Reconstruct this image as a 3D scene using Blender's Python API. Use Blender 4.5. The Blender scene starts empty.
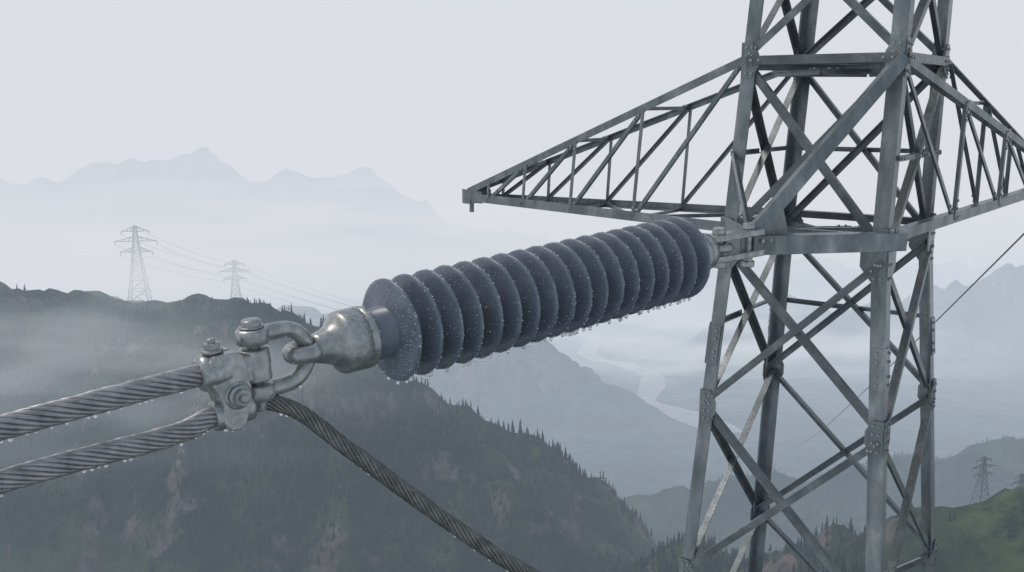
import bpy, math, random
import numpy as np
from mathutils import Vector, Matrix, noise
random.seed(7)
scene = bpy.context.scene
scene.view_settings.view_transform = 'Standard'
scene.view_settings.look = 'None'
scene.view_settings.exposure = 0
V = Vector

# ---------------------------------------------------------------- materials
def new_mat(name):
    m = bpy.data.materials.new(name); m.use_nodes = True
    return m, m.node_tree, m.node_tree.nodes['Principled BSDF']

def ramp_node(nt, stops):
    r = nt.nodes.new('ShaderNodeValToRGB')
    el = r.color_ramp.elements
    while len(el) < len(stops): el.new(0.5)
    for e, (p, c) in zip(el, stops):
        e.position = p; e.color = (*c, 1)
    return r

def noisy(name, stops, scale=5, detail=6, rough=(0.4, 0.6), metallic=0.0, bump=0.2, bscale=40, bdist=0.01,
          stretch=(1, 1, 1), coat=0.0, spec=0.5):
    m, nt, b = new_mat(name)
    L = nt.links
    tc = nt.nodes.new('ShaderNodeTexCoord')
    mp = nt.nodes.new('ShaderNodeMapping'); mp.inputs['Scale'].default_value = stretch
    L.new(tc.outputs['Object'], mp.inputs['Vector'])
    n = nt.nodes.new('ShaderNodeTexNoise'); n.inputs['Scale'].default_value = scale
    n.inputs['Detail'].default_value = detail; n.inputs['Roughness'].default_value = 0.65
    L.new(mp.outputs[0], n.inputs['Vector'])
    r = ramp_node(nt, stops); L.new(n.outputs['Fac'], r.inputs['Fac'])
    L.new(r.outputs['Color'], b.inputs['Base Color'])
    n2 = nt.nodes.new('ShaderNodeTexNoise'); n2.inputs['Scale'].default_value = bscale
    n2.inputs['Detail'].default_value = 5
    L.new(tc.outputs['Object'], n2.inputs['Vector'])
    mr = nt.nodes.new('ShaderNodeMapRange')
    mr.inputs['From Min'].default_value = .3; mr.inputs['From Max'].default_value = .7
    mr.inputs['To Min'].default_value = rough[0]; mr.inputs['To Max'].default_value = rough[1]
    L.new(n2.outputs['Fac'], mr.inputs['Value']); L.new(mr.outputs[0], b.inputs['Roughness'])
    if bump > 0:
        bp = nt.nodes.new('ShaderNodeBump'); bp.inputs['Strength'].default_value = bump
        bp.inputs['Distance'].default_value = bdist
        L.new(n2.outputs['Fac'], bp.inputs['Height']); L.new(bp.outputs[0], b.inputs['Normal'])
    b.inputs['Metallic'].default_value = metallic
    b.inputs['Coat Weight'].default_value = coat
    b.inputs['Coat Roughness'].default_value = 0.15
    b.inputs['Specular IOR Level'].default_value = spec
    return m

M_steel = noisy('galvanized_steel', [(0.25, (.070, .088, .092)), (0.45, (.13, .155, .162)), (0.6, (.195, .222, .23)), (0.8, (.36, .385, .39))],
                scale=3.2, rough=(.18, .45), metallic=.4, bump=.25, bscale=60, bdist=.004, stretch=(1.6, 1.6, .6))
M_steel_dk = noisy('weathered_steel', [(0.25, (.050, .065, .070)), (0.5, (.10, .120, .127)), (0.75, (.20, .228, .235))],
                scale=4, rough=(.2, .45), metallic=.4, bump=.25, bscale=60, bdist=.004)
M_cast = noisy('cast_galvanized', [(0.25, (.17, .185, .185)), (0.5, (.29, .31, .305)), (0.7, (.44, .46, .45))],
               scale=14, rough=(.2, .4), metallic=.55, bump=.3, bscale=70, bdist=.003, coat=.2)
M_bolt = noisy('bolt_zinc', [(0.3, (.18, .195, .20)), (0.7, (.36, .38, .38))], scale=20, rough=(.22, .42), metallic=.6, bump=.2)
M_rubber = noisy('silicone_rubber', [(0.25, (.085, .106, .142)), (0.55, (.118, .142, .182)), (0.8, (.16, .185, .228))],
                 scale=6, rough=(.2, .38), metallic=0, bump=.12, bscale=90, bdist=.002, spec=.5)
M_cable = noisy('aluminium_strand', [(0.25, (.15, .155, .16)), (0.5, (.29, .295, .30)), (0.75, (.42, .425, .43))],
                scale=12, rough=(.3, .5), metallic=.6, bump=.2, bscale=80, bdist=.002)
M_cable_dk = noisy('wet_steel_strand', [(0.25, (.06, .065, .06)), (0.5, (.13, .135, .125)), (0.75, (.22, .225, .21))],
                scale=12, rough=(.3, .5), metallic=.5, bump=.2, bscale=80, bdist=.002)
M_wire = noisy('thin_wire', [(0.3, (.08, .085, .09)), (0.7, (.14, .145, .15))], scale=2, bump=0)
M_fpyl = noisy('far_pylon_steel', [(0.3, (.13, .14, .15)), (0.7, (.2, .21, .22))], scale=2, bump=0)
m, nt, b = new_mat('water_drop'); M_drop = m
b.inputs['Base Color'].default_value = (.97, .98, 1, 1)
b.inputs['Roughness'].default_value = .03
b.inputs['IOR'].default_value = 1.33
b.inputs['Transmission Weight'].default_value = .65
b.inputs['Specular IOR Level'].default_value = .9

# ---------------------------------------------------------------- mesh builder
class MB:
    def __init__(s): s.v = []; s.f = []; s.sm = []
    def add(s, vs, fs, smooth=False):
        o = len(s.v); s.v.extend([tuple(p) for p in vs])
        for f in fs: s.f.append(tuple(i + o for i in f)); s.sm.append(smooth)
    def obj(s, name, mat, parent=None, bevel=0):
        me = bpy.data.meshes.new(name); me.from_pydata(s.v, [], s.f); me.update()
        me.polygons.foreach_set('use_smooth', s.sm)
        me.materials.append(mat)
        o = bpy.data.objects.new(name, me); scene.collection.objects.link(o)
        if parent: o.parent = parent
        if bevel:
            md = o.modifiers.new('bev', 'BEVEL'); md.width = bevel; md.segments = 2
            md.limit_method = 'ANGLE'; md.angle_limit = math.radians(40)
            md.harden_normals = False
        return o

def empty(name):
    e = bpy.data.objects.new(name, None); scene.collection.objects.link(e); return e

def frame(ax, ref=None):
    ax = ax.normalized()
    if ref is None: ref = V((0, 0, 1)) if abs(ax.z) < .95 else V((1, 0, 0))
    a = (ref - ax * ref.dot(ax)).normalized()
    return a, ax.cross(a).normalized()

def prism(mb, poly, p0, p1, a, b2):
    n = len(poly)
    vs = [p0 + a * x + b2 * y for x, y in poly] + [p1 + a * x + b2 * y for x, y in poly]
    fs = [(i, (i + 1) % n, (i + 1) % n + n, i + n) for i in range(n)]
    fs += [tuple(range(n))[::-1], tuple(range(n, 2 * n))]
    mb.add(vs, fs)

def angle(mb, p0, p1, w, t, nrm, flip=False, off=0.0):
    """rolled L-section: one flange lies in the face whose outward normal is nrm, the other points inward"""
    p0, p1 = V(p0), V(p1)
    ax = (p1 - p0).normalized()
    n = V(nrm); n = (n - ax * n.dot(ax)).normalized()
    s = ax.cross(n).normalized()
    if flip: s = -s
    poly = [(0, 0), (w, 0), (w, t), (t, t), (t, w), (0, w)]
    o = n * off - s * (w / 2)
    prism(mb, poly, p0 + o, p1 + o, s, -n)

def leg_angle(mb, p0, p1, w, t, d1, d2):
    p0, p1 = V(p0), V(p1)
    poly = [(0, 0), (w, 0), (w, t), (t, t), (t, w), (0, w)]
    prism(mb, poly, p0, p1, V(d1).normalized(), V(d2).normalized())

def box(mb, c, ax, ay, az, lx, ly, lz):
    c = V(c); vs = []
    for i in (-1, 1):
        for j in (-1, 1):
            for k in (-1, 1):
                vs.append(c + ax * (i * lx / 2) + ay * (j * ly / 2) + az * (k * lz / 2))
    mb.add(vs, [(0, 1, 3, 2), (4, 6, 7, 5), (0, 4, 5, 1), (2, 3, 7, 6), (0, 2, 6, 4), (1, 5, 7, 3)])

def plate(mb, c, n, up, pts, t):
    n = V(n).normalized(); up = V(up); up = (up - n * up.dot(n)).normalized(); s = up.cross(n).normalized()
    prism(mb, pts, V(c) - n * t / 2, V(c) + n * t / 2, s, up)

def bolt(mb, c, n, r=.018, h=.018):
    a, b2 = frame(V(n)); n = V(n).normalized()
    poly = [(r * math.cos(k * math.pi / 3), r * math.sin(k * math.pi / 3)) for k in range(6)]
    prism(mb, poly, V(c) - n * .004, V(c) + n * h, a, b2)

def lathe(mb, o, ax, prof, sides=48, smooth=True, ref=None, cap=True):
    ax = ax.normalized(); a, b2 = frame(ax, ref); vs = []; fs = []
    for (s, r) in prof:
        for k in range(sides):
            th = 2 * math.pi * k / sides
            vs.append(o + ax * s + (a * math.cos(th) + b2 * math.sin(th)) * r)
    for i in range(len(prof) - 1):
        for k in range(sides):
            k2 = (k + 1) % sides
            fs.append((i * sides + k, i * sides + k2, (i + 1) * sides + k2, (i + 1) * sides + k))
    mb.add(vs, fs, smooth)
    if cap:
        mb.add(vs[:sides], [tuple(range(sides))[::-1]]); mb.add(vs[-sides:], [tuple(range(sides))])

def tube(mb, pts, rad, sides=8, ref=None, cap=True):
    pts = [V(p) for p in pts]; n = len(pts)
    if not hasattr(rad, '__len__'): rad = [rad] * n
    t = (pts[1] - pts[0]).normalized(); a, _ = frame(t, ref); vs = []; fs = []
    for i in range(n):
        t = (pts[min(i + 1, n - 1)] - pts[max(i - 1, 0)]).normalized()
        a = (a - t * a.dot(t)).normalized(); b2 = t.cross(a)
        for k in range(sides):
            th = 2 * math.pi * k / sides
            vs.append(pts[i] + (a * math.cos(th) + b2 * math.sin(th)) * rad[i])
    for i in range(n - 1):
        for k in range(sides):
            k2 = (k + 1) % sides
            fs.append((i * sides + k, i * sides + k2, (i + 1) * sides + k2, (i + 1) * sides + k))
    mb.add(vs, fs, True)
    if cap: mb.add(vs[:sides], [tuple(range(sides))[::-1]]); mb.add(vs[-sides:], [tuple(range(sides))])

def catmull(P, step):
    P = [V(p) for p in P]
    P = [P[0] * 2 - P[1]] + P + [P[-1] * 2 - P[-2]]
    out = []
    for i in range(1, len(P) - 2):
        p0, p1, p2, p3 = P[i - 1:i + 3]
        n = max(2, int((p2 - p1).length / step))
        for k in range(n):
            t = k / n
            out.append(0.5 * ((2 * p1) + (p2 - p0) * t + (2 * p0 - 5 * p1 + 4 * p2 - p3) * t * t + (3 * p1 - p0 - 3 * p2 + p3) * t ** 3))
    out.append(P[-2])
    return out

def rope(mb, pts, R, N=11, tanang=.42, sides=7):
    """stranded conductor: N outer strands laid helically round a core"""
    sn = math.sin(math.pi / N); rs = R * sn / (1 + sn); rc = R - rs
    n = len(pts); fr = []; ph = []
    t = (pts[1] - pts[0]).normalized(); a, _ = frame(t); acc = 0
    for i in range(n):
        t = (pts[min(i + 1, n - 1)] - pts[max(i - 1, 0)]).normalized()
        a = (a - t * a.dot(t)).normalized(); fr.append((a.copy(), t.cross(a)))
        if i: acc += (pts[i] - pts[i - 1]).length * tanang / rc
        ph.append(acc)
    for k in range(N):
        jit = random.uniform(.96, 1.03)
        path = [pts[i] + (fr[i][0] * math.cos(ph[i] + 2 * math.pi * k / N) + fr[i][1] * math.sin(ph[i] + 2 * math.pi * k / N)) * rc * jit for i in range(n)]
        tube(mb, path, rs * 1.03, sides)
    tube(mb, pts, rc, 10)

# ---------------------------------------------------------------- terrain
ridges = [  # crest polyline, slope, back factor
 ([(3, 4, -33), (30, -25, -30)], .85, 1),
 ([(-300, 270, -42), (-156, 260, -44), (-117, 253.5, -47.5), (-79, 248, -48.4), (-44, 236.5, -50.7), (-26, 223, -61), (-9.4, 211, -71.5), (10, 197, -81), (28, 191, -88), (50, 185, -100)], .66, 'r1'),
 ([(38, 160, -73), (50, 147, -64), (60, 130, -54), (72, 125, -47), (130, 125, -42)], .5, 1.2),
 ([(20, 400, -185), (40, 420, -172), (85, 426, -166), (158, 444, -165), (254, 472, -158), (420, 480, -140)], .55, 1.3),
 ([(-300, 1000, -225), (-180, 990, -210), (-82, 981, -195), (27, 955, -220), (103, 917, -262), (160, 879, -312)], .75, 1),
 ([(270, 1565, -400), (399, 1579, -316), (850, 1594, -237), (1400, 1600, -200)], .6, 1),
 ([(-3400, 3254, -250), (-2000, 3254, -240), (-1450, 3254, -215), (-1174, 3265, -135), (-1080, 3265, -120), (-1012, 3265, -118), (-900, 3265, -150), (-817, 3251, -215), (-640, 3250, -240), (-461, 3245, -205), (-380, 3245, -250), (-234, 3227, -335), (-40, 3215, -400), (414, 3208, -460), (1200, 3300, -520), (4000, 3400, -500)], .75, 1),
]
def height(x, y):
    x = np.asarray(x, float); y = np.asarray(y, float)
    fl = np.interp(y, [-100, 0, 300, 700, 1200, 3000, 6500], [-120, -125, -200, -270, -345, -650, -700])
    out = fl.copy()
    for pts, sl, bf in ridges:
        P = np.array(pts, float)
        best = np.full(x.shape, -1e9)
        if bf == 'r1': bk = np.interp(x / np.maximum(y, 50), [-.25, -.15], [.40, 1.6])
        else: bk = np.full(x.shape, float(bf))
        for i in range(len(P) - 1):
            a = P[i]; b = P[i + 1]; d = b[:2] - a[:2]
            t = np.clip(((x - a[0]) * d[0] + (y - a[1]) * d[1]) / (d @ d), 0, 1)
            cx = a[0] + t * d[0]; cy = a[1] + t * d[1]
            r = np.hypot(x - cx, y - cy)
            back = np.where(y > cy, bk, 1.0)
            h = a[2] + t * (b[2] - a[2]) - sl * r * back
            best = np.maximum(best, h)
        out = np.maximum(out, best)
    return out, out - fl
def detail(x, y, ab):
    d = math.hypot(x, y)
    q = V((x, y, 0)); h = 0
    if d > 90:
        if d < 700:
            k = min(1, (d - 90) / 80)
            h += (noise.fractal(q * .022, 1.0, 2.0, 6) - .1) * 7 * k
            h -= abs(noise.noise(V((x * .035, y * .012, 3)))) * 11 * k
            h -= abs(noise.noise(V((x * .09, y * .03, 7)))) * 6 * k
        elif d < 2400:
            k = .15 + .85 * min(1, ab / 60)
            h += k * (noise.fractal(q * .006, .9, 2.0, 7) * 30 - abs(noise.noise(V((x * .010, y * .004, 3)))) * 55 - abs(noise.noise(V((x * .03, y * .012, 5)))) * 18)
        else:
            h += noise.fractal(q * .003, .85, 2.0, 7) * 50 - abs(noise.noise(V((x * .004, y * .0015, 3)))) * 90 - abs(noise.noise(V((x * .012, y * .005, 3)))) * 45
    return h
NR, NC = 460, 440
ys = np.concatenate([np.linspace(-90, 90, 30), np.geomspace(92, 6500, NR - 30)])
ts = np.linspace(-1.15, 1.15, NC)
Y, T = np.meshgrid(ys, ts, indexing='ij')
X = T * (np.maximum(Y, 0) * .95 + 130)
Z, AB = height(X, Y)
Zf = Z.copy().ravel(); xr = X.ravel(); yr = Y.ravel(); ab_ = AB.ravel()
for i in range(len(Zf)): Zf[i] += detail(xr[i], yr[i], ab_[i])
def ground(x, y):
    h, a = height([x], [y]); return float(h[0]) + detail(x, y, float(a[0]))
vs = np.stack([xr, yr, Zf], 1)
fs = []
for i in range(NR - 1):
    for j in range(NC - 1):
        a = i * NC + j; fs.append((a, a + 1, a + NC + 1, a + NC))
me = bpy.data.meshes.new('terrain'); me.from_pydata(vs.tolist(), [], fs); me.update()
me.polygons.foreach_set('use_smooth', [True] * len(fs))
terrain = bpy.data.objects.new('mountain_terrain', me); scene.collection.objects.link(terrain)
m, nt, b = new_mat('alpine_ground'); L = nt.links
tc = nt.nodes.new('ShaderNodeTexCoord'); geo = nt.nodes.new('ShaderNodeNewGeometry')
def nz(scale, det=8, rg=.6, st=None):
    n = nt.nodes.new('ShaderNodeTexNoise'); n.inputs['Scale'].default_value = scale; n.inputs['Detail'].default_value = det
    n.inputs['Roughness'].default_value = rg
    if st:
        mp = nt.nodes.new('ShaderNodeMapping'); mp.inputs['Scale'].default_value = st
        L.new(tc.outputs['Object'], mp.inputs['Vector']); L.new(mp.outputs[0], n.inputs['Vector'])
    else: L.new(tc.outputs['Object'], n.inputs['Vector'])
    return n
def mrange(sock, a, b_, c=0, d=1):
    r = nt.nodes.new('ShaderNodeMapRange'); r.interpolation_type = 'SMOOTHSTEP'
    r.inputs['From Min'].default_value = a; r.inputs['From Max'].default_value = b_
    r.inputs['To Min'].default_value = c; r.inputs['To Max'].default_value = d
    L.new(sock, r.inputs['Value']); return r.outputs[0]
def mth(op, a, b_):
    r = nt.nodes.new('ShaderNodeMath'); r.operation = op
    for k, s in enumerate((a, b_)):
        if isinstance(s, (int, float)): r.inputs[k].default_value = s
        else: L.new(s, r.inputs[k])
    return r.outputs[0]
def cmix(f, a, b_):
    x = nt.nodes.new('ShaderNodeMix'); x.data_type = 'RGBA'
    L.new(f, x.inputs['Factor']); L.new(a, x.inputs['A']); L.new(b_, x.inputs['B']); return x.outputs['Result']
n1 = nz(.035, 10, .74); g = ramp_node(nt, [(.38, (.010, .021, .014)), (.48, (.022, .042, .024)), (.57, (.052, .082, .036)), (.75, (.10, .135, .055))])
L.new(n1.outputs['Fac'], g.inputs['Fac'])
md_ = ramp_node(nt, [(.3, (.04, .065, .026)), (.5, (.08, .12, .042)), (.7, (.13, .175, .07))])
nm = nz(.12, 8, .7); L.new(nm.outputs['Fac'], md_.inputs['Fac'])
px = nt.nodes.new('ShaderNodeSeparateXYZ'); L.new(tc.outputs['Object'], px.inputs[0])
mead = mth('MULTIPLY', mrange(px.outputs['X'], 52, 64), mrange(px.outputs['Y'], 185, 165))
mead = mth('MULTIPLY', mead, mrange(n1.outputs['Fac'], .38, .5))
n2 = nz(.3, 8, .7, (1, 1, .35)); rk = ramp_node(nt, [(.35, (.045, .043, .04)), (.55, (.14, .125, .11)), (.75, (.26, .235, .21))])
L.new(n2.outputs['Fac'], rk.inputs['Fac'])
sx = nt.nodes.new('ShaderNodeSeparateXYZ'); L.new(geo.outputs['Normal'], sx.inputs[0])
n3 = nz(.09, 8, .7)
steep = mth('ADD', sx.outputs['Z'], mth('MULTIPLY', n3.outputs['Fac'], -.9))
rockf = mrange(steep, .29, .19)
col = cmix(rockf, cmix(mead, g.outputs['Color'], md_.outputs['Color']), rk.outputs['Color'])
L.new(col, b.inputs['Base Color'])
b.inputs['Roughness'].default_value = .9; b.inputs['Specular IOR Level'].default_value = .1
n4 = nz(.8, 8, .75); bp = nt.nodes.new('ShaderNodeBump'); bp.inputs['Strength'].default_value = .9; bp.inputs['Distance'].default_value = 1.4
L.new(n4.outputs['Fac'], bp.inputs['Height']); L.new(bp.outputs[0], b.inputs['Normal'])
me.materials.append(m)

# ---- river with pale gravel bed on the valley floor
M_grav = noisy('river_gravel', [(.35, (.09, .11, .11)), (.6, (.19, .21, .205))], scale=.05, rough=(.4, .7), bump=0)
rp = catmull([(196, 860, 0), (176, 950, 0), (150, 1060, 0), (172, 1180, 0), (185, 1330, 0), (158, 1480, 0), (128, 1640, 0), (150, 1820, 0), (170, 2020, 0), (120, 2300, 0)], 18)
mb = MB(); vs = []; fs = []
for i, p in enumerate(rp):
    t = (rp[min(i + 1, len(rp) - 1)] - rp[max(i - 1, 0)]).normalized(); s_ = V((t.y, -t.x, 0))
    wv = 15 + 9 * noise.noise(V((i * .13, 0, 0)))
    zz = max(ground(*(p + s_ * k * wv).xy) for k in (-1, 0, 1)) + 2.0
    for k in (-1, -.3, .3, 1):
        q = p + s_ * k * wv; vs.append((q.x, q.y, zz - 1.0 * abs(k)))
for i in range(len(rp) - 1):
    for k in range(3): fs.append((i * 4 + k, i * 4 + k + 1, i * 4 + k + 5, i * 4 + k + 4))
mb.add(vs, fs, True); mb.obj('river', M_grav)

# ---- conifers: one mass
M_con = noisy('conifer_needles', [(.3, (.009, .020, .013)), (.6, (.018, .036, .022)), (.8, (.038, .062, .034))], scale=.6, rough=(.7, .9), bump=0)
cand = []
while len(cand) < 13500:
    u = random.random()
    if u < .72:
        y = random.uniform(150, 268); x = random.uniform(-.62, .22) * y
    elif u < .9:
        y = random.uniform(340, 480); x = random.uniform(.02, .62) * y
    else:
        y = random.uniform(110, 190); x = random.uniform(.2, .62) * y
    d = noise.fractal(V((x, y, 9)) * .03, 1, 2, 4)
    if d + random.uniform(-.3, .3) < -.12 and random.random() > .1: continue
    if x > 50 and y < 150 and random.random() < .92: continue
    cand.append((x, y, random.uniform(1.0, 2.9) * (1 + .4 * (d > .3))))
ca_ = np.array(cand); hz, ha = height(ca_[:, 0], ca_[:, 1])
mb = MB()
for (x, y, h), z0, a0 in zip(cand, hz, ha):
    z = float(z0) + detail(x, y, float(a0)) - .15; w = h * random.uniform(.13, .2)
    lean = random.uniform(-.03, .03) * h
    allv = []; allf = []
    for li in range(3):
        zb = z + h * (.08 + .27 * li); zt = z + h * (.55 + .225 * li) if li < 2 else z + h
        r = w * (1 - .28 * li)
        n = 7; ph = random.random() * 6
        base = len(allv)
        for k in range(n):
            rr = r * random.uniform(.5, 1.2); th = ph + 2 * math.pi * k / n
            allv.append((x + rr * math.cos(th), y + rr * math.sin(th), zb + random.uniform(-.05, .05) * h))
        allv.append((x + lean, y, zt))
        for k in range(n): allf.append((base + k, base + (k + 1) % n, base + n))
    mb.add(allv, allf)
conif = mb.obj('conifer_forest', M_con)

# ---------------------------------------------------------------- lattice tower
TC = V((3.245, 10.155, 0))
CO = {'A': V((-1.125, -.175, 0)), 'B': V((.175, -1.125, 0)), 'D': V((1.125, .175, 0)), 'C': V((-.175, 1.125, 0))}
def kf(z): return 1 - .03 * (z + 1.25) if z > -1.25 else 1 + .08 * (-1.25 - z)
def node(c, z): return TC + CO[c] * kf(z) + V((.045 * max(0, z + 1.25), 0, z))
faces = [('A', 'B'), ('B', 'D'), ('D', 'C'), ('C', 'A')]
def fnorm(a, b):
    n = (CO[a] + CO[b]).normalized(); return n
tower = empty('transmission_tower')
legs = MB(); br = MB(); pl = MB(); bo = MB()
zb = ground(3.2, 10) - .6
LV = [zb, zb * .8, -23, -19.5, -16.3, -13.4, -10.8, -8.6, -6.7, -4.95, -3.1, -1.42, .38, 1.75, 3.0, 4.2]
nb = {'A': ('B', 'C'), 'B': ('A', 'D'), 'D': ('B', 'C'), 'C': ('A', 'D')}
LV = sorted(set(LV))
for c in 'ABCD':
    d1 = CO[nb[c][0]] - CO[c]; d2 = CO[nb[c][1]] - CO[c]
    for z0, z1 in ((zb, -1.25), (-1.25, 4.4)):
        leg_angle(legs, node(c, z0), node(c, z1), .142, .018, d1, d2)
    for z in (-2.45, -5.9, 2.3):
        out = CO[c].normalized() * .018
        leg_angle(pl, node(c, z - .2) + out, node(c, z + .2) + out, .13, .012, d1, d2)
        for dd in (d1, d2):
            nn = CO[c] - dd.normalized() * CO[c].dot(dd.normalized())
            for q in (-.15, -.07, .07, .15):
                bolt(bo, node(c, z + q) + dd.normalized() * .075 + nn.normalized() * .016, nn, .014, .014)
def unit(a, b): return (V(b) - V(a)).normalized()
def brace(p, q, n, w=.07, off=.012, flip=False, trim=.04, t=.010, mbb=None):
    u = unit(p, q); angle(mbb or br, V(p) + u * trim, V(q) - u * trim, w, t, n, flip, off)
    for e, s in ((V(p), 1), (V(q), -1)):
        for k in (.10, .18):
            bolt(bo, e + u * s * k + V(n).normalized() * (off), n, .014, .014)
for a, b_ in faces:
    n = fnorm(a, b_)
    for i in range(len(LV) - 1):
        z0, z1 = LV[i], LV[i + 1]
        if z1 > 4.3: continue
        brace(node(a, z0), node(b_, z1), n, .072, .014)
        brace(node(b_, z0), node(a, z1), n, .072, -.028, True)
    for z in (-1.25, .38, 3.0, -6.7, -13.4, 4.2):
        brace(node(a, z), node(b_, z), n, .085, .03)
    for z in LV:
        if z < -7: continue
        for c, oc in ((a, b_), (b_, a)):
            dirn = unit(node(c, z), node(oc, z))
            s = (V((0, 0, 1)) - n * n.z).cross(n).normalized()
            sg = 1 if dirn.dot(s) > 0 else -1
            hh = .17 if z != -1.42 else .27
            ww = .17 if z != -1.42 else .24
            pts = [(sg * -.0, -hh), (sg * .10, -hh), (sg * ww, -hh * .35), (sg * ww, hh * .35), (sg * .10, hh), (0, hh)]
            if sg < 0: pts = pts[::-1]
            plate(pl, node(c, z) + n * .008, n, (0, 0, 1), pts, .012)
            for bx in (.045, .10):
                for bz in (-.13, -.045, .045, .13):
                    bolt(bo, node(c, z) + n * .015 + s * sg * bx + V((0, 0, bz * hh / .18)), n, .013, .014)
up = V((0, 0, 1))
for z in (-1.29, .34):
    brace(node('A', z), node('D', z), up, .065); brace(node('B', z), node('C', z), up, .065, -.02)
    mids = [(node(a, z) + node(b_, z)) / 2 for a, b_ in faces]
    for i in range(4): brace(mids[i], mids[(i + 1) % 4], up, .05, -.05)
for a, b_ in faces:
    n = fnorm(a, b_)
    for c in (a, b_):
        if (a, b_) != ('A', 'B'): brace(node(c, -.52), (node(a, -.52) + node(b_, -.52)) / 2, n, .05, .03)
        if (a, b_) in (('C', 'A'), ('D', 'C')): brace(node(c, -2.26), (node(a, -2.26) + node(b_, -2.26)) / 2, n, .05, .03)
apex = TC + V((.3, 0, 6.6))
for c in 'ABCD':
    angle(legs, node(c, 4.35), apex, .12, .015, CO[c])

def arm(c1, c2, tip, zl=-1.25, zu=.38, nseg=4, wch=.09, tipw=.08):
    l1, l2, u1, u2 = node(c1, zl), node(c2, zl), node(c1, zu), node(c2, zu)
    tip = V(tip); dirn = unit((l1 + l2) / 2, tip); side = V((0, 0, 1)).cross(dirn).normalized()
    if (l1 - l2).dot(side) < 0: side = -side
    t1 = tip + side * tipw; t2 = tip - side * tipw
    tu1 = t1 + V((0, 0, .07)); tu2 = t2 + V((0, 0, .07))
    angle(legs, l1, t1, wch * 1.15, .014, side, False); angle(legs, l2, t2, wch, .014, -side, True)
    angle(legs, u1, tu1, wch * .9, .014, side, True); angle(legs, u2, tu2, wch * .8, .014, -side)
    fr = [0, .30, .54, .74, .9]
    for i in range(nseg):
        f0, f1 = fr[i], fr[i + 1]
        for l, t, u, tu, s in ((l1, t1, u1, tu1, side), (l2, t2, u2, tu2, -side)):
            brace(l.lerp(t, f1), u.lerp(tu, f1), s, .04, .01, trim=.0, mbb=legs)
            brace(u.lerp(tu, f0), l.lerp(t, f1), s, .045, -.01, trim=.02, mbb=legs)
        brace(l1.lerp(t1, f1), l2.lerp(t2, f1), up, .04, -.01, trim=0)
        if i % 2: brace(l1.lerp(t1, f0), l2.lerp(t2, f1), up, .04, .01, trim=.03)
        else: brace(l2.lerp(t2, f0), l1.lerp(t1, f1), up, .04, .01, trim=.03)
        brace(u1.lerp(tu1, f1), u2.lerp(tu2, f1), up, .04, .01, trim=0)
    for s, tt in ((side, t1), (-side, t2)):
        plate(pl, tt + s * .01 - dirn * .08, s, (0, 0, 1), [(-.16, -.07), (.16, -.07), (.16, .08), (-.16, .10)], .012)
    box(pl, tip + V((0, 0, -.06)), dirn, side, up, .12, .22, .05)
    tube(pl, [tip + V((0, 0, -.08)), tip + V((0, 0, -.2))], .03, 10)
    return l1, l2, u1, u2
arm('A', 'C', (-.52, 12.90, -1.22))
arm('B', 'D', (7.0, 12.8, -1.02))
# short front arm carrying the insulator
TIP = V((2.03, 8.50, -1.20))
big = MB()
def heavy(p, q, n, w, t, flip=False, off=0):
    angle(big, p, q, w, t, n, flip, off)
bl = node('B', -1.25); al = node('A', -1.25); bu = node('B', .38)
heavy(TIP + V((.02, -.03, -.02)), bl + unit(TIP, bl) * .2 + V((0, 0, -.02)), V((.55, -.83, 0)), .165, .02, off=.03)
heavy(TIP + V((-.05, .05, 0)), al, V((-1, -.2, 0)), .12, .016, off=.0)
heavy(TIP + V((.06, .02, .1)), bu + V((0, 0, .0)), V((.4, -.8, .45)), .115, .016, off=.03)
heavy(TIP + V((.0, .1, .1)), node('A', -.52), V((-1, -.3, 0)), .06, .012)
heavy(TIP.lerp(bl, .55), TIP.lerp(al, .5), up, .07, .01)
heavy(TIP.lerp(bl, .25), TIP.lerp(al, .2), up, .10, .01)
plate(big, TIP + V((.05, .03, .03)), (.55, -.83, 0), (0, 0, 1), [(-.16, -.12), (.42, -.12), (.42, .02), (.34, .26), (.10, .13), (-.16, .07)], .016)
plate(big, TIP + V((-.05, .12, .03)), (-1, -.2, 0), (0, 0, 1), [(-.3, -.1), (.12, -.1), (.12, .1), (-.3, .14)], .016)
for k in range(4):
    bolt(bo, TIP + V((.08 + .09 * k, .0 + .06 * k, .02)) + V((.02, -.03, 0)), (.55, -.83, 0), .02, .022)
big.obj('front_arm', M_steel, tower, .003)
legs.obj('legs_and_chords', M_steel, tower, .003)
br.obj('bracing', M_steel_dk, tower)
pl.obj('gusset_plates', M_steel, tower)
bo.obj('bolts', M_bolt, tower)

# ---------------------------------------------------------------- insulator
N0 = V((-.768, 6.241, -1.443)); e = V((2.228, 1.867, .196)).normalized()
side = V((e.y, -e.x, 0)).normalized(); upv = side.cross(e).normalized()
if upv.z < 0: upv = -upv
def loc(s, t=0, h=0): return N0 + e * s + side * t + upv * h
ins = empty('power_line_insulator')
mb = MB()
NS = 18; LEN = 2.77; S0 = -.01; pit = LEN / (NS - 1)
prof = [(-.22, .155), (-.21, .165), (-.06, .165)]
RR = .335
PR = [(-.048, .172), (-.042, .187), (-.034, .22), (-.027, .255), (-.021, .285), (-.0155, .31), (-.010, RR - .008), (-.004, RR - .001), (.003, RR),
      (.010, RR - .003), (.0135, RR - .012), (.012, .30), (.014, .25), (.021, .20), (.034, .178), (.044, .17)]
for i in range(NS): prof += [(S0 + i * pit + s, r) for s, r in PR]
LE = S0 + LEN
prof += [(LE + .09, .165), (LE + .14, .165), (LE + .145, .15)]
lathe(mb, N0, e, prof, 96)
mb.obj('rubber_sheds', M_rubber, ins)
mb = MB()
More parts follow.
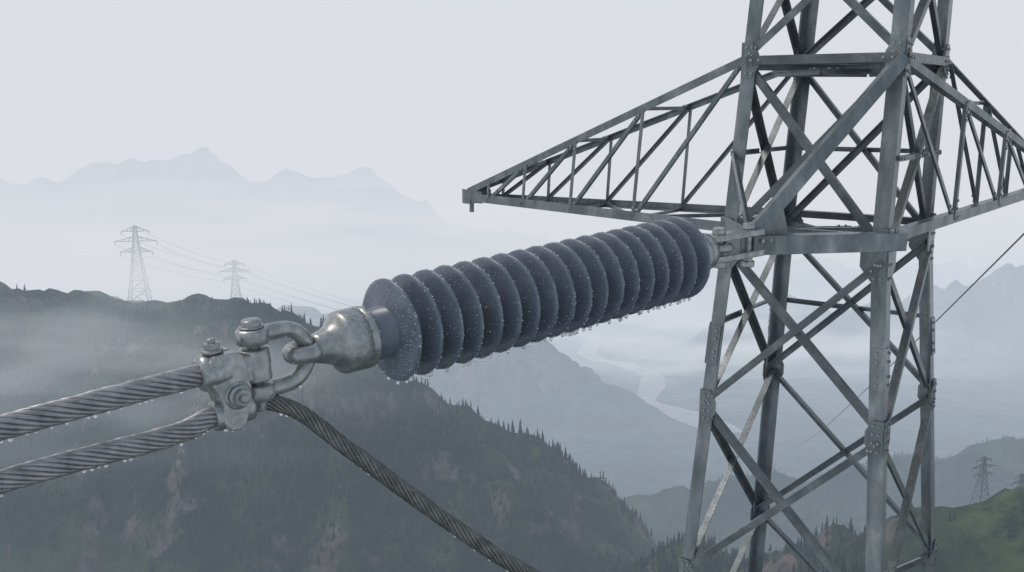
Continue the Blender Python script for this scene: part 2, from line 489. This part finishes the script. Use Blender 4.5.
lathe(mb, N0, e, [(-.19 - s, r) for s, r in [(0, .15), (.004, .186), (.014, .197), (.05, .20), (.055, .192), (.065, .192), (.07, .199), (.19, .197), (.205, .19), (.22, .17), (.24, .14), (.28, .118), (.31, .105), (.35, .095), (.38, .085), (.385, .05)]], 64)
lathe(mb, N0, e, [(LE + .07 + s, r) for s, r in [(0, .12), (.005, .185), (.02, .20), (.14, .20), (.155, .19), (.175, .14), (.195, .125), (.20, .155), (.27, .155), (.28, .10), (.36, .09), (.40, .06)]], 48)
def ring(mb, c, a, b2, R, r, seg=36, sides=14, squash=1):
    n = a.cross(b2); vs = []; fs = []
    for i in range(seg):
        th = 2 * math.pi * i / seg; d = a * math.cos(th) + b2 * math.sin(th)
        for k in range(sides):
            ph = 2 * math.pi * k / sides
            vs.append(c + d * (R + r * math.cos(ph)) + n * (r * squash * math.sin(ph)))
    for i in range(seg):
        for k in range(sides):
            i2 = (i + 1) % seg; k2 = (k + 1) % sides
            fs.append((i * sides + k, i2 * sides + k, i2 * sides + k2, i * sides + k2))
    mb.add(vs, fs, True)
ring(mb, loc(-.635), e, side, .08, .045, squash=1.2)
ring(mb, loc(LE + .53), e, side, .08, .04)
mb.obj('end_fittings', M_cast, ins)
mb = MB()
far = loc(LE + .53)
tube(mb, [far + upv * .15, far - upv * .15], .036, 14)
for sg in (1, -1):
    box(mb, far.lerp(TIP, .5) + upv * .09 * sg, unit(far, TIP), unit(far, TIP).cross(upv), upv, (TIP - far).length + .22, .16, .055)
    bolt(mb, far + upv * .12 * sg, upv * sg, .06, .05)
tube(mb, [TIP + V((0, 0, .16)), TIP - V((0, 0, .2))], .04, 14)
bolt(mb, TIP + V((0, 0, .12)), up, .06, .05); bolt(mb, TIP - V((0, 0, .16)), -up, .06, .05)
mb.obj('arm_clevis', M_cast, ins, .008)

# ---------------------------------------------------------------- cable clamp and shackle
cl = empty('cable_clamp')
SH = .02
def lc(s, t=0, h=0): return loc(s + SH, t, h)
mb = MB()
path = [lc(-.98, 0, .165), lc(-.87, 0, .17), lc(-.80, 0, .168)]
for k in range(1, 14):
    th = math.pi / 2 - math.pi * k / 14
    path.append(lc(-.79 + .165 * math.cos(th), 0, .168 * math.sin(th)))
path += [lc(-.80, 0, -.168), lc(-.87, 0, -.17), lc(-.98, 0, -.165)]
tube(mb, path, [.05] * len(path), 18)
for sg in (1, -1):
    lathe(mb, lc(-.965, 0, .168 * sg - .05), upv, [(0, .07), (.006, .088), (.014, .095), (.086, .095), (.094, .088), (.10, .07)], 32)
mb.obj('shackle_bow', M_cast, cl)
mb = MB()
lathe(mb, lc(-.965, 0, -.29), upv, [(0, .02), (.005, .038), (.52, .038), (.525, .03)], 20)
lathe(mb, lc(-.965, 0, .218), upv, [(0, .05), (.003, .074), (.012, .074), (.015, .05)], 28)
lathe(mb, lc(-.965, 0, .23), upv, [(0, .058), (.03, .058), (.038, .05), (.04, .03)], 28)
bolt(mb, lc(-.965, 0, -.22), -upv, .056, .05)
for s, h in ((-1.215, .14),):
    lathe(mb, lc(s, -.0, h - .015), upv, [(0, .045), (.003, .062), (.022, .062), (.025, .045)], 24)
    bolt(mb, lc(s, 0, h), upv, .048, .045)
    lathe(mb, lc(s, 0, h + .04), upv, [(0, .024), (.025, .024), (.03, .016)], 12)
for s, h in ((-1.13, -.13),):
    lathe(mb, lc(s, .105, h), side, [(0, .05), (.004, .066), (.016, .066), (.02, .05)], 28)
    bolt(mb, lc(s, .123, h), side, .052, .04)
    lathe(mb, lc(s, .155, h), side, [(0, .026), (.03, .026), (.034, .018)], 16)
mb.obj('bolts', M_bolt, cl, .004)
mb = MB()
lathe(mb, lc(-.965, 0, -.10), upv, [(0, .07), (.008, .09), (.192, .09), (.20, .07)], 32)
box(mb, lc(-1.05, 0, .0), e, side, upv, .2, .14, .15)
prof2 = [(-1.275, -.05), (-1.285, .04), (-1.275, .095), (-1.245, .13), (-1.11, .13), (-1.07, .10), (-1.055, .05), (-1.05, -.05), (-1.04, -.10), (-1.045, -.19), (-1.07, -.25),
         (-1.10, -.32), (-1.13, -.34), (-1.185, -.34), (-1.22, -.31), (-1.235, -.26), (-1.225, -.18), (-1.245, -.11)]
def slab(t0, t1, sc=1.0, sh=0):
    n = len(prof2); cs = -1.16; ch = -.1
    A = [lc(cs + (s - cs) * sc, t0, ch + (h - ch) * sc + sh) for s, h in prof2]; B = [lc(cs + (s - cs) * sc, t1, ch + (h - ch) * sc + sh) for s, h in prof2]
    mb.add(A + B, [(i, (i + 1) % n, (i + 1) % n + n, i + n) for i in range(n)] + [tuple(range(n))[::-1], tuple(range(n, 2 * n))])
slab(-.09, -.010, .97); slab(.010, .09, .97); slab(-.009, .009, .9)
o = mb.obj('clamp_body', M_cast, cl, .02)
o.modifiers['bev'].segments = 4
mb = MB()
ca = V((-2.56, 4.786, -1.61)); 
us = unit(loc(-1.17, 0, .02), ca)
lathe(mb, lc(-1.15, 0, .02), us, [(0, .10), (.09, .108), (.13, .106), (.155, .094), (.16, .07)], 36)
lathe(mb, lc(-1.13, .08, -.13), side, [(0, .085), (.012, .082), (.022, .07)], 32)
ul = unit(loc(-1.17, 0, -.24), V((-2.56, 4.737, -1.876)))
lathe(mb, lc(-1.17, 0, -.243), ul, [(0, .085), (.06, .09), (.085, .085), (.09, .066)], 32)
lathe(mb, lc(-1.12, 0, -.235), e, [(0, .085), (.07, .09), (.095, .085), (.10, .06)], 32)
mb.obj('cable_sockets', M_cast, cl)

# ---------------------------------------------------------------- cables
mb = MB()
d1 = V((-.89, -.70, -.11))
c1 = catmull([loc(-1.12, 0, .02), ca, ca + d1 * 1.5 + V((0, 0, -.02)), ca + d1 * 4 + V((0, 0, .0)), ca + d1 * 8 + V((0, 0, .3))], .035)
rope(mb, c1, .066)
mb.obj('power_cable', M_cable)
mb = MB()
la = V((-2.56, 4.737, -1.876))
c2 = catmull([la + d1 * 8 + V((0, 0, .2)), la + d1 * 4, la + d1 * 1.4 + V((0, 0, -.03)), la, loc(-1.5, 0, -.285), loc(-1.25, 0, -.245), loc(-1.05, 0, -.235)], .035)
rope(mb, c2, .062)
mb.obj('power_cable', M_cable)
mb = MB()
c3 = catmull([loc(-1.2, 0, -.235), loc(-1.03, 0, -.225), loc(-.93, 0, -.235), (-1.27, 5.71, -1.82), (-.964, 5.70, -2.06), (-.439, 5.737, -2.49), (.081, 5.772, -2.875), (1.2, 6.1, -3.7), (2.4, 7.2, -4.9), (3.42, 8.55, -6.0)], .03)
rope(mb, c3, .05)
mb.obj('jumper_cable', M_cable_dk)

# ---------------------------------------------------------------- water drops
mb = MB()
def drop(c, r, stretch=1.0, n=None):
    vs = []; fs = []; sg = 8; rg = 5
    for i in range(rg + 1):
        ph = math.pi * i / rg
        for k in range(sg):
            th = 2 * math.pi * k / sg
            vs.append(V(c) + V((r * math.sin(ph) * math.cos(th), r * math.sin(ph) * math.sin(th), r * stretch * math.cos(ph))))
    for i in range(rg):
        for k in range(sg):
            fs.append((i * sg + k, (i + 1) * sg + k, (i + 1) * sg + (k + 1) % sg, i * sg + (k + 1) % sg))
    mb.add(vs, fs, True)
a_, b_2 = frame(e)
pr_r = [r for s, r in PR[:9]]; pr_s = [s for s, r in PR[:9]]
for i in range(NS):
    s = S0 + i * pit
    for _ in range(300 if i == 0 else 95):
        th = random.uniform(0, 2 * math.pi)
        f = random.random() ** .7; r = .19 + f * .14
        ss = s + np.interp(r, pr_r, pr_s)
        drop(loc(0) + e * float(ss) + (a_ * math.cos(th) + b_2 * math.sin(th)) * r, random.uniform(.0018, .0043) * (1.0 if random.random() < .92 else 1.4))
    for _ in range(70):
        th = random.uniform(0, 2 * math.pi)
        drop(loc(0) + e * (s + random.uniform(-.006, .01)) + (a_ * math.cos(th) + b_2 * math.sin(th)) * RR, random.uniform(.0025, .0055))
    for k in range(random.randint(4, 7)):
        d = -upv + side * random.uniform(-.6, .7); d.normalize()
        drop(loc(0) + e * s + d * (RR + .010), random.uniform(.009, .015), 1.4)
mb.obj('water_drops', M_drop, ins)
mb = MB()
def under(path, R, n, smin=0, smax=999):
    for _ in range(n):
        p = random.choice(path)
        if abs(p.x) > 4: continue
        drop(p - V((0, 0, R + .004)), random.uniform(.006, .013), 1.4)
for pth, R, n in ((c1, .066, 170), (c2, .062, 170), (c3[:140], .05, 55)): under(pth, R, n)
for _ in range(220):
    s = random.uniform(-.39, -.2); th = random.uniform(-1.9, 1.9)
    drop(loc(s) + (upv * math.cos(th) + side * math.sin(th)) * .197, random.uniform(.002, .0045))
for s, h in ((-1.15, -.35), (-1.19, -.34), (-.965, -.275), (-.70, -.2)): drop(lc(s, 0, h), .012, 1.4)
mb.obj('water_drops', M_drop, cl)

# ---------------------------------------------------------------- distant pylons
def pylon(x, y, H, yaw, r):
    root = empty('distant_transmission_tower'); mb = MB()
    z0 = ground(x, y) - .4; u = V((math.cos(yaw), math.sin(yaw), 0)); w = V((-u.y, u.x, 0)); o = V((x, y, z0))
    hw = lambda f: H * (.11 * (1 - f) ** 1.3 + .018)
    lv = [0, .16, .3, .42, .53, .63, .72, .8, .87, .94, 1.0]
    P = lambda i, j, f: o + u * (i * hw(f)) + w * (j * hw(f)) + V((0, 0, H * f))
    cs = [(-1, -1), (1, -1), (1, 1), (-1, 1)]
    for k in range(4):
        i, j = cs[k]; i2, j2 = cs[(k + 1) % 4]
        for a, b in zip(lv, lv[1:]):
            tube(mb, [P(i, j, a), P(i, j, b)], r * 1.3, 4)
            tube(mb, [P(i, j, a), P(i2, j2, b)], r * .7, 4); tube(mb, [P(i2, j2, a), P(i, j, b)], r * .7, 4)
            tube(mb, [P(i, j, b), P(i2, j2, b)], r * .7, 4)
    tips = []
    for f, ln in ((.66, .2), (.8, .26), (.93, .17)):
        for sg in (-1, 1):
            tip = o + u * sg * H * ln + V((0, 0, H * f)); tips.append(tip)
            for j in (-1, 1):
                tube(mb, [P(sg, j, f), tip], r, 4); tube(mb, [P(sg, j, f + .06), tip], r, 4)
                for q in (.3, .6):
                    tube(mb, [P(sg, j, f).lerp(tip, q), P(sg, j, f + .06).lerp(tip, q - .2)], r * .6, 4)
            tube(mb, [tip, tip - V((0, 0, H * .045))], r * 1.6, 5)
    mb.obj('lattice', M_fpyl, root)
    return [t - V((0, 0, H * .045)) for t in tips]
tA = pylon(-156, 411, 32, .15, .13)
tB = pylon(-121, 430, 24, .15, .15)
tC = pylon(65, 131, 7.6, .3, .035)
tD = pylon(72, 134, 6.5, .3, .03)
def wire(a, b, sag, r, mb, n=24):
    a, b = V(a), V(b)
    tube(mb, [a.lerp(b, k / n) - V((0, 0, 4 * sag * (k / n) * (1 - k / n))) for k in range(n + 1)], r, 5)
mb = MB()
for a, b_ in zip(tA, tB): wire(a, b_, 1.5, .07, mb)
for b_ in tB: wire(b_, b_ + V((110, 190, -75)), 4, .07, mb)
mb.obj('overhead_wires', M_wire)
mb = MB()
for a, b_ in zip(tC, tD): wire(a, b_, .3, .015, mb)
wire((7.0, 12.8, -1.25), (86, 300, -104), 3, .013, mb, 60)
mb.obj('overhead_wires', M_wire)

# ---------------------------------------------------------------- fog volume: emission stands in for scattered skylight
def fogmat(name, sig, col, dens=None):
    m = bpy.data.materials.new(name); m.use_nodes = True; nt = m.node_tree; nt.nodes.clear(); L = nt.links
    out = nt.nodes.new('ShaderNodeOutputMaterial'); ad = nt.nodes.new('ShaderNodeAddShader')
    ab = nt.nodes.new('ShaderNodeVolumeAbsorption'); em = nt.nodes.new('ShaderNodeEmission')
    mxs = max(sig); ab.inputs['Color'].default_value = (*[1 - s / mxs for s in sig], 1); ab.inputs['Density'].default_value = mxs
    em.inputs['Color'].default_value = (*[c * s / mxs for c, s in zip(col, sig)], 1); em.inputs['Strength'].default_value = mxs
    L.new(ab.outputs[0], ad.inputs[0]); L.new(em.outputs[0], ad.inputs[1]); L.new(ad.outputs[0], out.inputs['Volume'])
    return m, nt, ab, em, mxs
m, nt, ab, em, mxs = fogmat('fog_glow_volume', (.00054, .00063, .00075), (.715, .74, .785))
mb = MB(); box(mb, (0, 3000, -300), V((1, 0, 0)), V((0, 1, 0)), V((0, 0, 1)), 16000, 14000, 1900)
mb.obj('fog', m)
def bank(c, sz, dens, scale, thr=.45, col=(.72, .74, .78), soft=.2):
    m, nt, ab, em, mxs = fogmat('mist_glow_volume', (dens * .95, dens, dens * 1.03), col); L = nt.links  # mist glows by emission too; col sets its painted brightness
    m.cycles.volume_step_rate = 2.5
    tc = nt.nodes.new('ShaderNodeTexCoord')
    ln = nt.nodes.new('ShaderNodeVectorMath'); ln.operation = 'LENGTH'; L.new(tc.outputs['Object'], ln.inputs[0])
    fo = nt.nodes.new('ShaderNodeMapRange'); fo.interpolation_type = 'SMOOTHSTEP'
    fo.inputs['From Min'].default_value = 1.0; fo.inputs['From Max'].default_value = .2
    L.new(ln.outputs['Value'], fo.inputs['Value'])
    n = nt.nodes.new('ShaderNodeTexNoise'); n.inputs['Scale'].default_value = scale; n.inputs['Detail'].default_value = 3
    L.new(tc.outputs['Object'], n.inputs['Vector'])
    th = nt.nodes.new('ShaderNodeMapRange'); th.inputs['From Min'].default_value = thr; th.inputs['From Max'].default_value = thr + soft
    L.new(n.outputs['Fac'], th.inputs['Value'])
    mu = nt.nodes.new('ShaderNodeMath'); mu.operation = 'MULTIPLY'; L.new(fo.outputs[0], mu.inputs[0]); L.new(th.outputs[0], mu.inputs[1])
    m2 = nt.nodes.new('ShaderNodeMath'); m2.operation = 'MULTIPLY'; m2.inputs[1].default_value = mxs; L.new(mu.outputs[0], m2.inputs[0])
    L.new(m2.outputs[0], ab.inputs['Density']); L.new(m2.outputs[0], em.inputs['Strength'])
    bpy.ops.mesh.primitive_ico_sphere_add(subdivisions=3, radius=1, location=c); o = bpy.context.object
    o.scale = sz; o.name = 'mist_bank'; o.data.materials.append(m)
bank((-200, 400, -66), (300, 120, 38), .018, 2.6, .38)                       # behind the near crest
bank((-100, 190, -52), (105, 28, 26), .026, 2.6, .46)                        # wisps on the near slope
bank((-650, 2450, -300), (1700, 420, 200), .0042, 4.2, .47, (.77, .785, .815), .12)   # clouds across the far range
bank((300, 1350, -330), (460, 260, 85), .008, 3.6, .46, (.68, .715, .77), .15)        # valley mist
bank((420, 2200, -260), (800, 300, 150), .005, 3.6, .44, (.76, .78, .81), .15)        # bright cloud beyond the tower

# ---------------------------------------------------------------- light
w = bpy.data.worlds.new('World'); scene.world = w; w.use_nodes = True; nt = w.node_tree
sky = nt.nodes.new('ShaderNodeTexSky'); sky.sky_type = 'NISHITA'; sky.sun_disc = False
el, az = math.radians(55), math.radians(-75)
sky.sun_elevation = el; sky.sun_rotation = az; sky.dust_density = 4
nt.links.new(sky.outputs[0], nt.nodes['Background'].inputs['Color']); nt.nodes['Background'].inputs['Strength'].default_value = .12
sd = bpy.data.lights.new('sun', 'SUN'); sd.energy = 1.4; sd.angle = math.radians(20); sd.color = (.86, .93, 1)
so = bpy.data.objects.new('sun', sd); scene.collection.objects.link(so)
dirv = V((math.sin(az) * math.cos(el), math.cos(az) * math.cos(el), math.sin(el)))
so.rotation_euler = dirv.to_track_quat('Z', 'Y').to_euler()

# ---------------------------------------------------------------- camera
cd = bpy.data.cameras.new('camera'); cd.lens = 35.16; cd.sensor_width = 36; cd.clip_start = .05; cd.clip_end = 20000
co = bpy.data.objects.new('camera', cd); scene.collection.objects.link(co)
co.location = (0, 0, 0); co.rotation_euler = (math.radians(90 - 10.52), 0, 0)
scene.camera = co
